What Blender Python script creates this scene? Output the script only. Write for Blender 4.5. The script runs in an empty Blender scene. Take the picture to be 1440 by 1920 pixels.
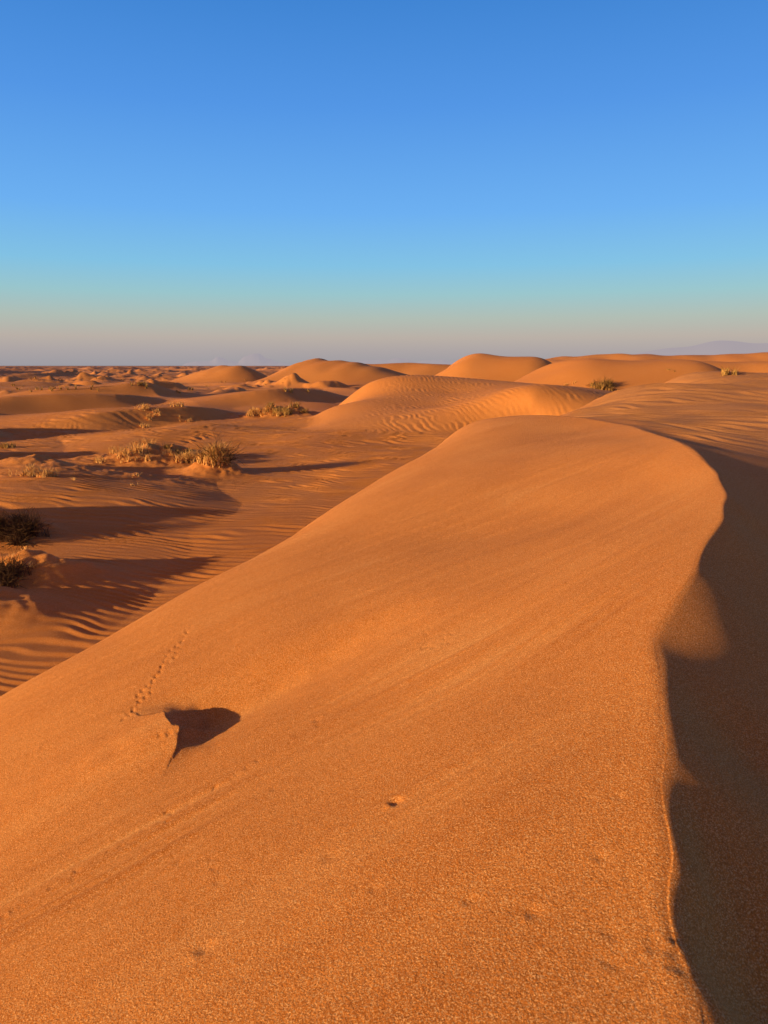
import bpy, math, random
import numpy as np
from mathutils import Vector, Matrix
random.seed(4)
TH=math.radians(11.2); CS,SN=math.cos(TH),math.sin(TH); FP=1386.0
LX,LY=.87,.49
def ray(u,v):
    a=(u-720)/FP; b=(960-v)/FP
    return np.array([a, CS+b*SN, -SN+b*CS])
def P(u,v,z):
    d=ray(u,v); t=z/d[2]; return (d[0]*t,d[1]*t,z)
def _h(ix,iy,s):
    n=(ix.astype(np.int64)*374761393+iy.astype(np.int64)*668265263+s*974634777)&0xffffffff
    n=((n^(n>>13))*1274126177)&0xffffffff
    return ((n^(n>>16))&0xffff)/65536.0*2*np.pi
def pn(x,y,s=0):
    x0=np.floor(x);y0=np.floor(y);fx=x-x0;fy=y-y0
    ux=fx*fx*fx*(fx*(fx*6-15)+10);uy=fy*fy*fy*(fy*(fy*6-15)+10)
    def g(i,j):
        a=_h(x0+i,y0+j,s); return np.cos(a)*(fx-i)+np.sin(a)*(fy-j)
    a=g(0,0);b=g(1,0);c=g(0,1);d=g(1,1)
    return ((a+(b-a)*ux)+((c+(d-c)*ux)-(a+(b-a)*ux))*uy)*1.5
def sstep(a,b,x):
    t=np.clip((x-a)/(b-a),0,1); return t*t*(3-2*t)
class TPS:
    def __init__(s,pts,reg=0.0):
        p=np.array(pts,float); s.p=p[:,:2]; n=len(p)
        K=s.k(np.linalg.norm(s.p[:,None]-s.p[None],axis=2))+np.eye(n)*reg
        Q=np.c_[np.ones(n),s.p]; A=np.zeros((n+3,n+3)); A[:n,:n]=K;A[:n,n:]=Q;A[n:,:n]=Q.T
        s.w=np.linalg.solve(A,np.r_[p[:,2],0,0,0])
    def k(s,r): return r*r*np.log(r+1e-9)
    def __call__(s,x,y):
        o=s.w[-3]+s.w[-2]*x+s.w[-1]*y
        for (px,py),w in zip(s.p,s.w):
            r2=(x-px)**2+(y-py)**2+1e-12
            o=o+w*0.5*r2*np.log(r2)
        return o
crest=[P(1320,1920,-1.55),P(1252,1650,-1.52),P(1240,1450,-1.48),P(1225,1200,-1.40),P(1300,1070,-1.25),P(1355,970,-1.13),P(1342,885,-1.02),P(1220,812,-.97),P(1150,793,-1.02),P(950,784,-1.17)]
F=TPS(crest+[
 P(0,1310,-3.3),P(300,1150,-3.1),P(560,1000,-2.7),P(700,910,-2.2),P(800,850,-1.75),P(880,797,-1.35),
 P(0,1600,-2.75),P(0,1920,-2.3),P(700,1920,-1.75),P(700,1300,-2.0),P(900,1000,-1.75),
 (0,-3,-1.9),(-4,-3,-3.4),(1.5,-3,-1.5),(0,0,-1.6),(-6,0,-4.4),(-5,3.5,-4.0),(-7,7,-5.5),
 (-4.7,9,-4.9),(-3.6,11.5,-4.9),(-2.5,14.5,-4.9),(-1,17,-4.7),(.8,19.5,-4.4),(2.7,21.5,-3.6),
 (3,2.5,-.9),(5,6,-.2),(7,12,.3),(9,18,.6),(14,28,1.5),(6.5,21.5,-.4)],0.02)
def off(p,dx,dz): return (p[0]+dx,p[1],p[2]+dz)
G=TPS(crest+[off(c,-1.0,.18) for c in crest[::2]]+[
 P(1370,1900,-1.575),P(1325,1650,-1.546),P(1305,1450,-1.507),P(1290,1250,-1.45),P(1335,1170,-1.415),P(1352,1100,-1.335),P(1400,960,-1.20),
 P(1440,1900,-1.70),P(1440,1650,-1.675),P(1440,1400,-1.62),P(1440,1250,-1.58),P(1440,1170,-1.56),P(1440,1100,-1.50),P(1440,1020,-1.42),P(1440,950,-1.31),P(1440,880,-1.19),
 P(1440,830,-1.25),P(1440,790,-1.2),P(1250,790,-1.18),P(1100,781,-1.25),P(1060,777,-1.45),P(1150,745,-1.0),P(1250,716,-.62),P(1440,713,-.5),P(1350,745,-.85),
 (5,3,-2.9),(5.2,6,-2.3),(9,7,-2.6),(14,16,-1.7),(22,26,-.9),(12,36,-3.6),(5,26,-3.6),(8,28,-3.2),(22,38,-4.2),(10,46,-7),(0,30,-6),(30,46,-7),(4,-3,-2.6),(2,-3,-1.9)],0.003)
D2=TPS([P(555,815,-3.75),P(620,765,-2.8),P(690,719,-1.4),P(790,711,-1.15),P(850,712,-1.2),P(1000,722,-1.3),P(1100,731,-1.5),
 P(750,835,-3.9),P(850,800,-3.2),P(850,760,-2.45),P(850,735,-1.9),P(1000,755,-2.0),P(720,770,-2.7),P(1000,780,-2.7),
 (-8,45,-5.5),(-5.5,58,-5),(-3,72,-5),(5,80,-4.5),(18,80,-4.0),(25,55,-3.2),(25,40,-4),(10,30,-4.4),(0,28,-4.6),(-6,34,-5)],0.02)
def gauss(x,y,cx,cy,sx,sy,rot=0):
    c,s=math.cos(rot),math.sin(rot); dx=x-cx;dy=y-cy
    return np.exp(-(((c*dx+s*dy)/sx)**2+((-s*dx+c*dy)/sy)**2)*.5)
def barchan(x,y,cx,cy,h,lw,ll,wy,rot=0,bend=0.0):
    c,s=math.cos(rot),math.sin(rot); dx=x-cx;dy=y-cy
    X=c*dx+s*dy; Y=-s*dx+c*dy
    X=X+bend*Y*Y/wy+ .12*wy*pn(Y/wy*1.1,Y*0+cx,77)
    prof=np.where(X<0,np.exp(-(np.abs(X)/lw)**2),np.clip(1-X/ll,0,1)**1.2)
    return h*prof*np.exp(-(np.abs(Y)/wy)**3)
def ridge(x,y,cx,cy,h,lw,w,ll,wy,rot=0,drop=.12,pw=2.0):
    c,s=math.cos(rot),math.sin(rot); dx=x-cx;dy=y-cy
    X=c*dx+s*dy; Y=-s*dx+c*dy
    X=X+.16*wy*pn(Y/wy*1.3+3,X/wy*.7,78)
    Y=Y+.25*wy*pn(X/wy*.9+3,Y/wy*.4,76)
    t=np.clip(1+X/lw,0,1); left=np.sin(t*np.pi/2)**1.5
    top=1-drop*sstep(-.2,1,X/w)-.05*pn(X/w*1.3,Y/wy,79)
    right=1-sstep(0,1,(X-w*.8)/(ll+w*.2))
    return h*left*top*right*np.exp(-(np.abs(Y)/wy)**pw)
HUM=[]
for (u,v,h,sx,sy) in [(15,1085,.30,.75,.6),(115,1085,.24,.5,.4),(-30,1150,.32,.6,.45),(255,868,.5,1.5,1.0),(335,862,.4,.9,.8),(402,884,.5,.7,.6),(520,786,.8,1.9,1.3),(290,777,.3,1.8,1.2),(72,895,.3,.9,.6),(210,905,.2,2.2,.8),(0,1010,.35,.9,.5)]:
    p=P(u,v,-3.8); HUM.append((p[0],p[1],h,sx,sy))
PITS=[];HOLE=None
def height(x,y,fine=True):
    r=np.hypot(x,y); ang=np.arctan2(x,y)
    n1=pn(x/14,y/14,1); n2=pn(x/5,y/5,2)
    g=-3.85+.28*n1*sstep(10,30,r)+.07*n2
    far=sstep(38,120,r)
    wx=x+12*pn(x/60,y/60,5); wy=y+12*pn(x/60+9,y/60,6)
    rd=1-np.abs(pn(wx/34,wy/48,3))*1.6
    rd2=1-np.abs(pn(wx/95,wy/120,4))*1.6
    sm=pn(x/11,y/13,8)
    amp=1.2+1.3*sstep(120,500,r)
    g=g+far*(amp*.75*np.clip(rd,0,1)**2+amp*.7*np.clip(rd2,0,1)**2+.35*sm*(1-.3*sstep(300,900,r))-.5)
    hk=np.clip(pn(x/6,y/7,12)-.15,0,1); hk2=np.clip(pn(x/2.6,y/3.2,13)-.25,0,1)
    patch=sstep(-.25,.3,pn(x/45,y/55,14))*sstep(.08,-.08,ang)
    g=g+sstep(75,125,r)*(hk*2.8+hk2*1.5)*patch*np.exp(-r/900)
    g=g+sstep(150,500,r)*sstep(.1,.55,ang)*(r/300*4.0)*np.exp(-r/900)
    g=g*(1-sstep(3000,8000,r))+(-5)*sstep(3000,8000,r)
    for a in [(-9,72,1.5,9,4,9,-.6,.15),(-27,64,1.5,10,3.5,9,-.75,.15),(-15,49,1.2,8,2.6,7,-.7,.2),(-24,38,1.6,6,3.2,4,-.3,.2),(-19,29,1.3,5,2.4,2.6,-.3,.2),(-34,50,1.3,8,4.5,6,-.5,.1),(-30,82,1.3,14,4,8,-.8,.1),(-11.6,14.9,1.5,2.4,2.0,1.7,-.1,.2)]:
        g=g+barchan(x,y,*a)
    rg=.5*pn(x/17,y/17,15)+.25*pn(x/7,y/7,16)
    g=np.maximum(g,-3.9+ridge(x,y,-8,185,4.6,20,70,20,10,-.1,.0)+rg)
    g=np.maximum(g,-3.9+ridge(x,y,-12.5,150,5.4,9,4,28,13,-.5,.10)+.4*rg)
    g=np.maximum(g,-3.9+ridge(x,y,15.5,118,5.75,12,8,10,12,-.28,.10)+.2*rg)
    g=np.maximum(g,-3.9+ridge(x,y,24,86,4.75,15,10,12,11,-.12,.05)+.2*rg)
    g=np.maximum(g,-3.9+ridge(x,y,44,125,4.7,18,30,16,10,-.1,.05)+.5*rg)
    g=np.maximum(g,-3.9+ridge(x,y,60,210,7.0,40,60,30,20,-.15,.0)+1.5*rg)
    g=np.maximum(g,-3.9+ridge(x,y,-36,170,4.0,14,4,10,9,-.3,.05)+.8*rg)
    for (cx,cy,h,sx,sy) in HUM:
        m=np.hypot(x-cx,y-cy)<6
        if np.any(m):
            xm,ym=x[m],y[m]
            q=gauss(xm,ym,cx,cy,sx,sy)
            g[m]+=h*q*(1+.45*pn(xm/.7,ym/.7,21)+.14*pn(xm/.22,ym/.22,22))
    z=g.copy(); kind=np.zeros_like(z)
    r0=sstep(5,8,r)
    rip=r0*(1-sstep(60,110,r))
    for (cx,cy,h,sx,sy) in HUM:
        rip=rip*(1-.9*gauss(x,y,cx,cy,sx*1.2,sy*1.2))
    m=(r<130)
    xm,ym=x[m],y[m]
    d2=np.full_like(z,-50.); d2[m]=D2(xm,ym); d2[(y<26)]=-50
    dd=d2-z; k=.25
    z2=np.maximum(z,d2)+np.clip(k-np.abs(dd),0,None)**2/(4*k)
    kind[dd>0]=2; z=z2
    m=(r<75)
    f=np.full_like(z,-50.);gg=np.full_like(z,-50.)
    xm,ym=x[m],y[m]; f[m]=F(xm,ym); gg[m]=G(xm,ym)
    k=.02+.04*np.exp(-r/2.5)
    mn=np.minimum(f,gg)-np.clip(k-np.abs(f-gg),0,None)**2/(4*k)
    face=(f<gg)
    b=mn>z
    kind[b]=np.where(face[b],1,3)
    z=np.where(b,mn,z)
    tone=np.where(kind==0,.34+.5*n2,0.0)*(1-sstep(60,120,r)); hill_shade=np.zeros_like(z)
    m=b&face&(r<40)
    xs,ys=x[m],y[m]
    th=math.radians(208)
    al=xs*math.cos(th)+ys*math.sin(th); ac=-xs*math.sin(th)+ys*math.cos(th)
    ac=ac+.16*pn(al/1.6,ac/1.5,30)
    st=pn(ac*4.5,al*.3,31)+.7*pn(ac*10,al*.5,32)+.5*pn(ac*24,al*.8,33)
    gate=sstep(-.3,.4,pn(xs/1.3,ys/1.3,36))
    band=np.exp(-((ac+3.1)/.75)**2)
    w=sstep(.0,.35,-(f[m]-gg[m]))
    z[m]+=w*(st*.003+band*gate*st*.014)+.008*pn(xs/.8,ys/.8,34)+.05*pn(xs/3,ys/3,35)*w
    tone[m]=w*st*(.4+1.2*band*gate)+.5*pn(xs/1.1,ys/1.1,37)
    dfg=f-gg
    m=b&~face&(r<9)
    z[m]+=.02*pn(x[m]/.8,y[m]/1.0,41)*sstep(0.1,.4,dfg[m])
    for (u,v,zz,h,s1,s2) in [(1410,1400,-1.58,.08,.16,.24),(1440,1800,-1.67,.14,.15,.26)]:
        px,py,_=P(u,v,zz); m=b&~face&(r<9)
        z[m]-=h*gauss(x[m],y[m],px,py,s1,s2)*sstep(0,.1,dfg[m])
    m=b&~face&(r>=6)&(r<40)
    z[m]+=.12*pn(x[m]/3.2,y[m]/1.6,42)*sstep(0,.3,dfg[m])*sstep(8,11,r[m])
    hill_shade=np.where(kind==3,sstep(9,14,r)*sstep(.05,.5,dfg),0)  # mask for the painted shading of the far right hill
    rip=np.where(kind==0,rip*(1-sstep(40,62,r))*(.6+.4*sstep(-.5,.1,pn(x/8,y/8,17))),rip)
    rip=np.where(kind==1,0,rip)
    rip=np.where(kind==3,sstep(10,14,r)*sstep(.0,.4,dfg),rip)
    rip=np.where(kind==2,rip*sstep(.0,3.5,x-(-5+.06*y)),rip)
    if fine:
        m=rip>.01
        xr,yr=x[m],y[m]
        w1=pn(xr/2.6,yr/2.6,51); w2=pn(xr/.9,yr/.7,52); w3=pn(xr/7,yr/7,53); w4=pn(xr/1.5,yr/1.2,55)
        kd=kind[m]
        kx=np.where(kd==2,.93,np.where(kd==3,.40,.17)); ky=np.where(kd==2,.38,np.where(kd==3,.92,.985))
        s=kx*xr+ky*yr
        l0=.155+.0090*np.clip(s,0,None)
        base=np.where(kd==0,np.log(l0)/.0090,np.where(kd==2,s/.36,s/.40))
        lam=np.where(kd==0,l0,.38)
        ph=2*np.pi*(base+.36*w1/lam+.13*w2/lam+.22*w4/lam+1.6*w3)
        hh=np.sin(ph+.6*np.sin(ph))
        am=lam*np.where(kd==0,.048+.0010*np.clip(s,0,40),np.where(kd==3,.06,.038))*(.8+1.0*pn(xr/1.3,yr/1.3,54))
        z[m]+=rip[m]*am*hh
    if HOLE:
        cx,cy=HOLE; m=np.hypot(x-cx,y-cy)<3
        if np.any(m):
            dx=x[m]-cx;dy=y[m]-cy; Xh=LX*dx+LY*dy; Yh=-LY*dx+LX*dy
            Xh=Xh+.07*pn(dx/.2,dy/.2,61)+.5*Yh*Yh
            pr=np.where(Xh<0,.08*np.exp(-(Xh/.7)**2),.08-.235*sstep(-.10,.36,Xh)+.155*sstep(.2,2.4,Xh))
            z[m]+=pr*np.exp(-(np.abs(Yh)/.38)**2)
    for (cx,cy,dep,s) in PITS:
        m=np.hypot(x-cx,y-cy)<s*6
        if np.any(m):
            X=(x[m]-cx)/s;Y=(y[m]-cy)/s
            q=np.exp(-(X*X+Y*Y)**1.3*.5)
            mound=np.exp(-(((X+1.35)**2+(Y+.9)**2)/.9))
            z[m]+=-dep*q+.5*dep*mound
    return z,kind,tone,rip,hill_shade
def hit(u,v,tmax=400,n=5000):
    while True:
        d=ray(u,v); t=np.geomspace(.8,tmax,n); x=d[0]*t;y=d[1]*t
        z=height(x,y,False)[0]; k=z>=d[2]*t
        if k.any(): break
        v+=2
    i=np.argmax(k)
    return float(x[i]),float(y[i]),float(z[i])
PX=[]
for (u,v,dep,s) in [(742,1503,.014,.022),(385,1778,.007,.026),(622,1605,.004,.03),(595,1350,.006,.02),(318,1392,.008,.016),(300,1396,.007,.012),(335,1388,.007,.014),(360,1384,.006,.012),(1000,1712,.005,.02),(880,1688,.004,.02),(155,1282,.005,.016),(80,1400,.005,.014)]:
    x,y,z=hit(u,v,14,1500); PX.append((x,y,dep,s))
for i in range(38):
    t=i/37; u=355-118*t+5*math.sin(i*9)+random.uniform(-3,3); v=1178+172*t
    x,y,z=hit(u,v,14,1500); PX.append((x+(-1)**i*.018,y,random.uniform(.006,.011),random.uniform(.010,.015)))
for i in range(48):
    t=i/47; u=5+590*t+6*math.sin(i*5); v=1720-360*t
    if random.random()<.7:
        x,y,z=hit(u,v,14,1500); PX.append((x+random.uniform(-.04,.04),y,random.uniform(.002,.006),.012))
for i in range(26):
    x,y,z=hit(random.uniform(60,1180),random.uniform(1150,1700),14,1500); PX.append((x,y,random.uniform(.001,.004),random.uniform(.008,.02)))
for i in range(14):
    x,y,z=hit(random.uniform(790,850),random.uniform(1180,1215),14,1500); PX.append((x,y,random.uniform(.002,.006),random.uniform(.01,.018)))
for i in range(16):
    x,y,z=hit(random.uniform(1120,1290),random.uniform(1735,1820),14,1500); PX.append((x,y,random.uniform(.001,.003),random.uniform(.010,.022)))
h=hit(318,1368,14,1500); HOLE=(h[0],h[1])
PITS=PX
a1=np.radians(np.arange(-38,38.01,.08)); a2=np.radians(np.arange(39.5,321,1.5)); ang=np.r_[a1,a2]
r1=[.25]
while r1[-1]<60: r1.append(r1[-1]*1.0042)
while r1[-1]<16000: r1.append(r1[-1]*1.011)
R=np.array(r1); nA=len(ang); nR=len(R)
X=(R[:,None]*np.sin(ang)[None]).ravel(); Y=(R[:,None]*np.cos(ang)[None]).ravel()
Z,KIND,TONE,RIP,HILL_SHADE=height(X,Y)
i=np.arange(nR-1)[:,None]; j=np.arange(nA)[None]; j2=(j+1)%nA
quads=np.stack(np.broadcast_arrays(i*nA+j,(i+1)*nA+j,(i+1)*nA+j2,i*nA+j2),-1).reshape(-1,4)[:, ::-1]
co=np.c_[X,Y,Z]
def mkmesh(name,co,quads,attrs,mat):
    used=np.zeros(len(co),bool); used[quads.ravel()]=True
    idx=np.cumsum(used)-1; q=idx[quads]; c=co[used]
    me=bpy.data.meshes.new(name); me.vertices.add(len(c)); me.vertices.foreach_set('co',c.astype(np.float32).ravel())
    me.loops.add(len(q)*4); me.loops.foreach_set('vertex_index',q.astype(np.int32).ravel())
    me.polygons.add(len(q)); me.polygons.foreach_set('loop_start',np.arange(0,len(q)*4,4,dtype=np.int32))
    me.polygons.foreach_set('use_smooth',np.ones(len(q),bool))
    for k,a in attrs.items():
        at=me.attributes.new(k,'FLOAT','POINT'); at.data.foreach_set('value',a[used].astype(np.float32))
    me.update(calc_edges=True); me.validate()
    ob=bpy.data.objects.new(name,me); bpy.context.collection.objects.link(ob); me.materials.append(mat); return ob
def newmat(n):
    m=bpy.data.materials.new(n); m.use_nodes=True; return m,m.node_tree.nodes,m.node_tree.links,m.node_tree.nodes['Principled BSDF']
def sandmat():
    m,N,L,B=newmat('sand')
    B.inputs['Roughness'].default_value=.85
    B.inputs['Specular IOR Level'].default_value=.12
    geo=N.new('ShaderNodeNewGeometry')
    def noise(s,d=2,r=.5):
        n=N.new('ShaderNodeTexNoise'); n.inputs['Scale'].default_value=s; n.inputs['Detail'].default_value=d; n.inputs['Roughness'].default_value=r
        L.new(geo.outputs['Position'],n.inputs['Vector']); return n
    big=noise(.09,4); med=noise(1.1,4); grain=noise(110,3,.8); grain2=noise(210,1,.6); clump=noise(38,3,.7)
    def attr(nm):
        at=N.new('ShaderNodeAttribute'); at.attribute_name=nm; return at.outputs['Fac']
    def mr(src,a,b,c,d):
        k=N.new('ShaderNodeMapRange'); k.inputs[1].default_value=a;k.inputs[2].default_value=b;k.inputs[3].default_value=c;k.inputs[4].default_value=d
        L.new(src,k.inputs[0]); return k.outputs[0]
    def mix(fac,c1,c2,mode='MIX'):
        k=N.new('ShaderNodeMix'); k.data_type='RGBA'; k.blend_type=mode
        for s,v in ((k.inputs[0],fac),(k.inputs[6],c1),(k.inputs[7],c2)):
            if isinstance(v,(tuple,float,int)): s.default_value=v
            else: L.new(v,s)
        return k.outputs[2]
    c=mix(mr(big.outputs[0],.35,.65,0,1),(.72,.27,.050,1),(.80,.33,.075,1))
    c=mix(mr(med.outputs[0],.3,.7,0,.3),c,(.66,.22,.03,1))
    c=mix(mr(attr('tone'),-.1,1.3,0,.85),c,(.48,.145,.018,1))
    c=mix(mr(attr('tone'),-.1,-1.1,0,.6),c,(.88,.46,.16,1))
    c=mix(mr(attr('hill_shade'),0,1,0,.75),c,(.42,.22,.11,1))  # far hill painted darker and greyer, as if lit less
    c=mix(mr(clump.outputs[0],.42,.62,0,.28),c,(.42,.14,.02,1))
    c=mix(mr(grain.outputs[0],.40,.60,0,.7),c,(.34,.11,.018,1))
    c=mix(mr(grain2.outputs[0],.53,.66,0,.75),c,(1.0,.66,.30,1))
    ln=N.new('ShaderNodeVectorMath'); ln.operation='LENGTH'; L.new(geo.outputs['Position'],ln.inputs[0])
    c=mix(mr(ln.outputs['Value'],120,900,0,.7),c,(.50,.28,.18,1))  # distance haze painted into the far sand, pinkish then grey
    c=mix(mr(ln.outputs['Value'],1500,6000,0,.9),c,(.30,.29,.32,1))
    L.new(c,B.inputs['Base Color'])
    b1=N.new('ShaderNodeBump'); b1.inputs['Strength'].default_value=1; b1.inputs['Distance'].default_value=.008
    L.new(grain.outputs[0],b1.inputs['Height'])
    b2=N.new('ShaderNodeBump'); b2.inputs['Strength'].default_value=.2; b2.inputs['Distance'].default_value=.02
    n3=noise(14,4,.6); L.new(n3.outputs[0],b2.inputs['Height']); L.new(b1.outputs[0],b2.inputs['Normal'])
    L.new(b2.outputs[0],B.inputs['Normal'])
    return m
SAND=sandmat()
kq=KIND[quads]; isd=((kq==1)|(kq==3)).all(1)
at={'tone':TONE,'hill_shade':HILL_SHADE}
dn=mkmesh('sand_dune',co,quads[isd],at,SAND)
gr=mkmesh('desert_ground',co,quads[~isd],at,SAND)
def flatmat(n,c1,c2,sc=6,rough=.8):
    m,N,L,B=newmat(n); B.inputs['Roughness'].default_value=rough; B.inputs['Specular IOR Level'].default_value=.2
    g=N.new('ShaderNodeNewGeometry'); t=N.new('ShaderNodeTexNoise'); t.inputs['Scale'].default_value=sc; L.new(g.outputs['Position'],t.inputs['Vector'])
    r=N.new('ShaderNodeValToRGB'); r.color_ramp.elements[0].position=.35;r.color_ramp.elements[1].position=.65
    r.color_ramp.elements[0].color=(*c1,1); r.color_ramp.elements[1].color=(*c2,1); L.new(t.outputs[0],r.inputs[0]); L.new(r.outputs[0],B.inputs['Base Color']); return m
GRASS=flatmat('dry_grass',(.52,.30,.09),(.85,.54,.20),8)
GREEN=flatmat('pale_scrub',(.26,.16,.045),(.55,.36,.12),8)
TWIG=flatmat('twig',(.05,.03,.015),(.16,.09,.04),12)
def hz(x,y):
    return float(height(np.array([x]),np.array([y]),False)[0][0])
def tuft(name,spots,blades,hgt,mat,wid=.006,spread=.25,twigs=0):
    V=[];Fc=[];MI=[]
    ox,oy=spots[0][0],spots[0][1]; oz=hz(ox,oy)
    for (sx,sy,sc) in spots:
        for k in range(int(blades*sc)):
            a=random.uniform(0,6.283); rr=spread*sc*abs(random.gauss(0,.6)); bx=sx+rr*math.cos(a);by=sy+rr*math.sin(a)
            k0=len(V)
            if k%14==0: bz=hz(bx,by)
            else: bx=lx+random.gauss(0,.03); by=ly+random.gauss(0,.03)
            lx,ly=bx,by
            h=hgt*sc*random.uniform(.35,1.1); lean=random.uniform(.15,.9)*h; la=a+random.gauss(0,.8)
            dx,dy=math.cos(la)*lean,math.sin(la)*lean; w=wid*random.uniform(.6,1.4); px,py=-math.sin(la)*w,math.cos(la)*w
            for t in (0,.4,.75,1):
                ww=(1-t)*1+.12; X0=bx+dx*t*t-ox; Y0=by+dy*t*t-oy; Z0=bz-.03+h*(t-.18*t*t)-oz
                V.append((X0-px*ww,Y0-py*ww,Z0));V.append((X0+px*ww,Y0+py*ww,Z0))
            for s in range(3): Fc.append((k0+2*s,k0+2*s+1,k0+2*s+3,k0+2*s+2)); MI.append(0)
        for k in range(int(twigs*sc)):
            bz=hz(sx,sy); p=Vector((sx-ox,sy-oy,bz-oz)); d=Vector((random.gauss(0,1),random.gauss(0,1),random.uniform(.3,1.3))).normalized()
            w=wid*1.6
            for s in range(6):
                q=p+d*hgt*sc*.24; sd=d.cross(Vector((random.random(),random.random(),.3))).normalized()
                k0=len(V); V+= [tuple(p-sd*w),tuple(p+sd*w),tuple(q+sd*w*.75),tuple(q-sd*w*.75)]; Fc.append((k0,k0+1,k0+2,k0+3)); MI.append(1)
                k0=len(V); s2=d.cross(sd); V+= [tuple(p-s2*w),tuple(p+s2*w),tuple(q+s2*w*.75),tuple(q-s2*w*.75)]; Fc.append((k0,k0+1,k0+2,k0+3)); MI.append(1)
                p=q; w*=.78; d=(d+Vector((random.gauss(0,.45),random.gauss(0,.45),random.gauss(0,.3)))).normalized()
    me=bpy.data.meshes.new(name); me.from_pydata(V,[],Fc); me.materials.append(mat); me.materials.append(TWIG)
    me.polygons.foreach_set('material_index',MI)
    o=bpy.data.objects.new(name,me); o.location=(ox,oy,oz); bpy.context.collection.objects.link(o); return o
def around(u,v,n,sp,sc=1):
    x,y,z=hit(u,v); return [(x+random.gauss(0,sp),y+random.gauss(0,sp*.7),sc*random.uniform(.45,1.1)) for _ in range(n)]
tuft('dry_grass_tuft',around(265,850,14,1.0),160,.5,GRASS,.012,.4)
tuft('dry_grass_tuft',around(402,862,8,.30),380,.75,GRASS,.012,.3,25)
tuft('dry_grass_tuft',around(335,850,4,.4,.8),120,.5,GREEN,.012,.3,20)
tuft('dry_grass_tuft',around(75,890,5,.4,.8),180,.45,GRASS,.010,.3)
tuft('dry_grass_tuft',around(215,892,6,.9,.5),80,.35,GRASS,.010,.3)
tuft('dry_grass_tuft',around(520,770,8,.9),150,.65,GREEN,.02,.5)
tuft('dry_grass_tuft',around(500,776,6,.8),180,.6,GRASS,.02,.5)
tuft('dry_grass_tuft',around(290,776,8,1.5),110,.45,GRASS,.02,.5)
tuft('dry_grass_tuft',around(10,840,5,.5,.7),120,.5,GREEN,.014,.4)
sp=[]
for q in range(26): sp+=around(random.uniform(10,560),random.uniform(708,738),1,.5,.9)
tuft('dry_grass_tuft',sp,60,.7,GREEN,.04,1.0)
tuft('desert_shrub',around(12,1000,11,.35,.9),190,.5,TWIG,.006,.3,75)
tuft('desert_shrub',around(22,1080,8,.25,.8),120,.38,TWIG,.006,.25,65)
tuft('dry_grass_tuft',around(60,1060,4,.3,.5),100,.3,GRASS,.006,.2)
tuft('desert_shrub',around(1132,728,7,.7),170,.9,GREEN,.025,.6,20)
tuft('dry_grass_tuft',around(1066,720,3,.4,.8),60,.5,GRASS,.025,.6)
tuft('desert_shrub',around(1255,694,2,.4,.7),70,.5,GREEN,.025,.6)
tuft('desert_shrub',around(1350,702,2,.4,.7),70,.5,GREEN,.025,.6)
mm,N,L,B=newmat('rock_haze_glow'); B.inputs['Base Color'].default_value=(.04,.04,.04,1); B.inputs['Roughness'].default_value=1; B.inputs['Specular IOR Level'].default_value=0
B.inputs['Emission Color'].default_value=(.36,.325,.36,1); B.inputs['Emission Strength'].default_value=1  # emission paints airlight haze over the dark rock
def mountain(a0,a1,dist,h,seed):
    n=260; V=[];Fc=[]
    A=np.radians(np.linspace(a0,a1,n)); t=np.linspace(0,1,n)
    prof=h*(np.sin(np.pi*t)**.7)*(.6+.4*pn(t*5,t*0+.5,seed)+.14*pn(t*15,t*0+.5,seed+1))
    for k in range(5):
        f=k/4; dd=dist-h*3*(1-f)
        for q in range(n):
            V.append((dd*math.sin(A[q]),dd*math.cos(A[q]),-12+(max(prof[q],0)+8)*f**1.1*(1+.1*(k<4)*math.sin(q*.09+k*2))))
    for k in range(4):
        for q in range(n-1): Fc.append((k*n+q,k*n+q+1,(k+1)*n+q+1,(k+1)*n+q))
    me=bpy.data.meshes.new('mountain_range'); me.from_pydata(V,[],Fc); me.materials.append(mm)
    for p in me.polygons: p.use_smooth=True
    o=bpy.data.objects.new('mountain_range',me); bpy.context.collection.objects.link(o)
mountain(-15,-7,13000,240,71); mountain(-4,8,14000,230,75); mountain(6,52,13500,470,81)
EL=math.radians(9.5); dxy=Vector((LX,LY)).normalized()
d=Vector((dxy.x*math.cos(EL),dxy.y*math.cos(EL),-math.sin(EL)))
sl=bpy.data.lights.new('sun','SUN'); sl.energy=7.2; sl.angle=math.radians(.8); sl.color=(1,.635,.31)
so=bpy.data.objects.new('sun',sl); so.rotation_euler=d.to_track_quat('-Z','Y').to_euler(); bpy.context.collection.objects.link(so)
w=bpy.data.worlds.new('World'); bpy.context.scene.world=w; w.use_nodes=True; N=w.node_tree.nodes; L=w.node_tree.links
bg=N['Background']; bg.inputs['Strength'].default_value=.1
sky=N.new('ShaderNodeTexSky'); sky.sky_type='NISHITA'; sky.sun_disc=False; sky.sun_elevation=EL; sky.sun_rotation=math.atan2(-dxy.x,-dxy.y)%(2*math.pi)
tc=N.new('ShaderNodeTexCoord'); sp=N.new('ShaderNodeSeparateXYZ'); L.new(tc.outputs['Generated'],sp.inputs[0])
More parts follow.
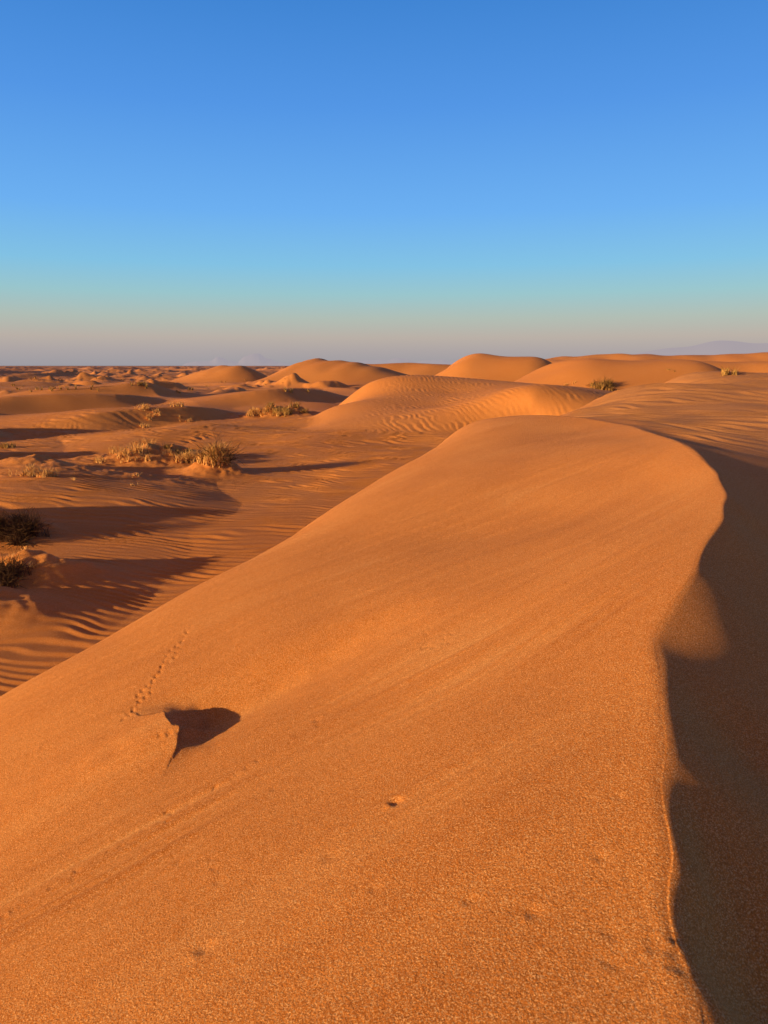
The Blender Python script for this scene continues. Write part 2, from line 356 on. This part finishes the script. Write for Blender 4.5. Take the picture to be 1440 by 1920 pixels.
cr=N.new('ShaderNodeValToRGB'); L.new(sp.outputs['Z'],cr.inputs[0])
def lin(c): return tuple(((v/255+.055)/1.055)**2.4 if v>10 else v/255/12.92 for v in c)+(1,)
stops=[(0,(160,158,166)),(.018,(174,166,168)),(.036,(188,177,169)),(.06,(178,191,183)),(.09,(154,200,208)),(.125,(130,196,232)),(.187,(108,178,246)),(.3,(82,152,234)),(.4,(62,134,216)),(.55,(26,40,105)),(1,(16,20,55))]
el=cr.color_ramp.elements
while len(el)<len(stops): el.new(.5)
for e,(p,c) in zip(el,stops): e.position=p
for e,(p,c) in zip(el,stops): e.color=lin(c)
vm=N.new('ShaderNodeVectorMath'); vm.operation='SCALE'; vm.inputs['Scale'].default_value=10; L.new(cr.outputs[0],vm.inputs[0])
dt=N.new('ShaderNodeVectorMath'); dt.operation='DOT_PRODUCT'; dt.inputs[1].default_value=(-dxy.x,-dxy.y,.1); L.new(tc.outputs['Generated'],dt.inputs[0])
mp=N.new('ShaderNodeMapRange'); mp.inputs[1].default_value=.1; mp.inputs[2].default_value=1; L.new(dt.outputs['Value'],mp.inputs[0])
mw=N.new('ShaderNodeMix'); mw.data_type='RGBA'; L.new(mp.outputs[0],mw.inputs[0]); L.new(vm.outputs[0],mw.inputs[6]); mw.inputs[7].default_value=(5,2.2,1.0,1)
mx=N.new('ShaderNodeMix'); mx.data_type='RGBA'; mx.inputs[0].default_value=.93; L.new(sky.outputs[0],mx.inputs[6]); L.new(mw.outputs[2],mx.inputs[7]); L.new(mx.outputs[2],bg.inputs['Color'])
cd=bpy.data.cameras.new('camera'); cam=bpy.data.objects.new('camera',cd); bpy.context.collection.objects.link(cam)
cd.sensor_width=36; cd.lens=26; cd.clip_start=.05; cd.clip_end=40000
cam.rotation_euler=(math.radians(90-11.2),0,0)
cd.dof.use_dof=True; cd.dof.focus_distance=9; cd.dof.aperture_fstop=6
sc=bpy.context.scene; sc.camera=cam
sc.view_settings.view_transform='Standard'; sc.view_settings.look='None'; sc.view_settings.exposure=0
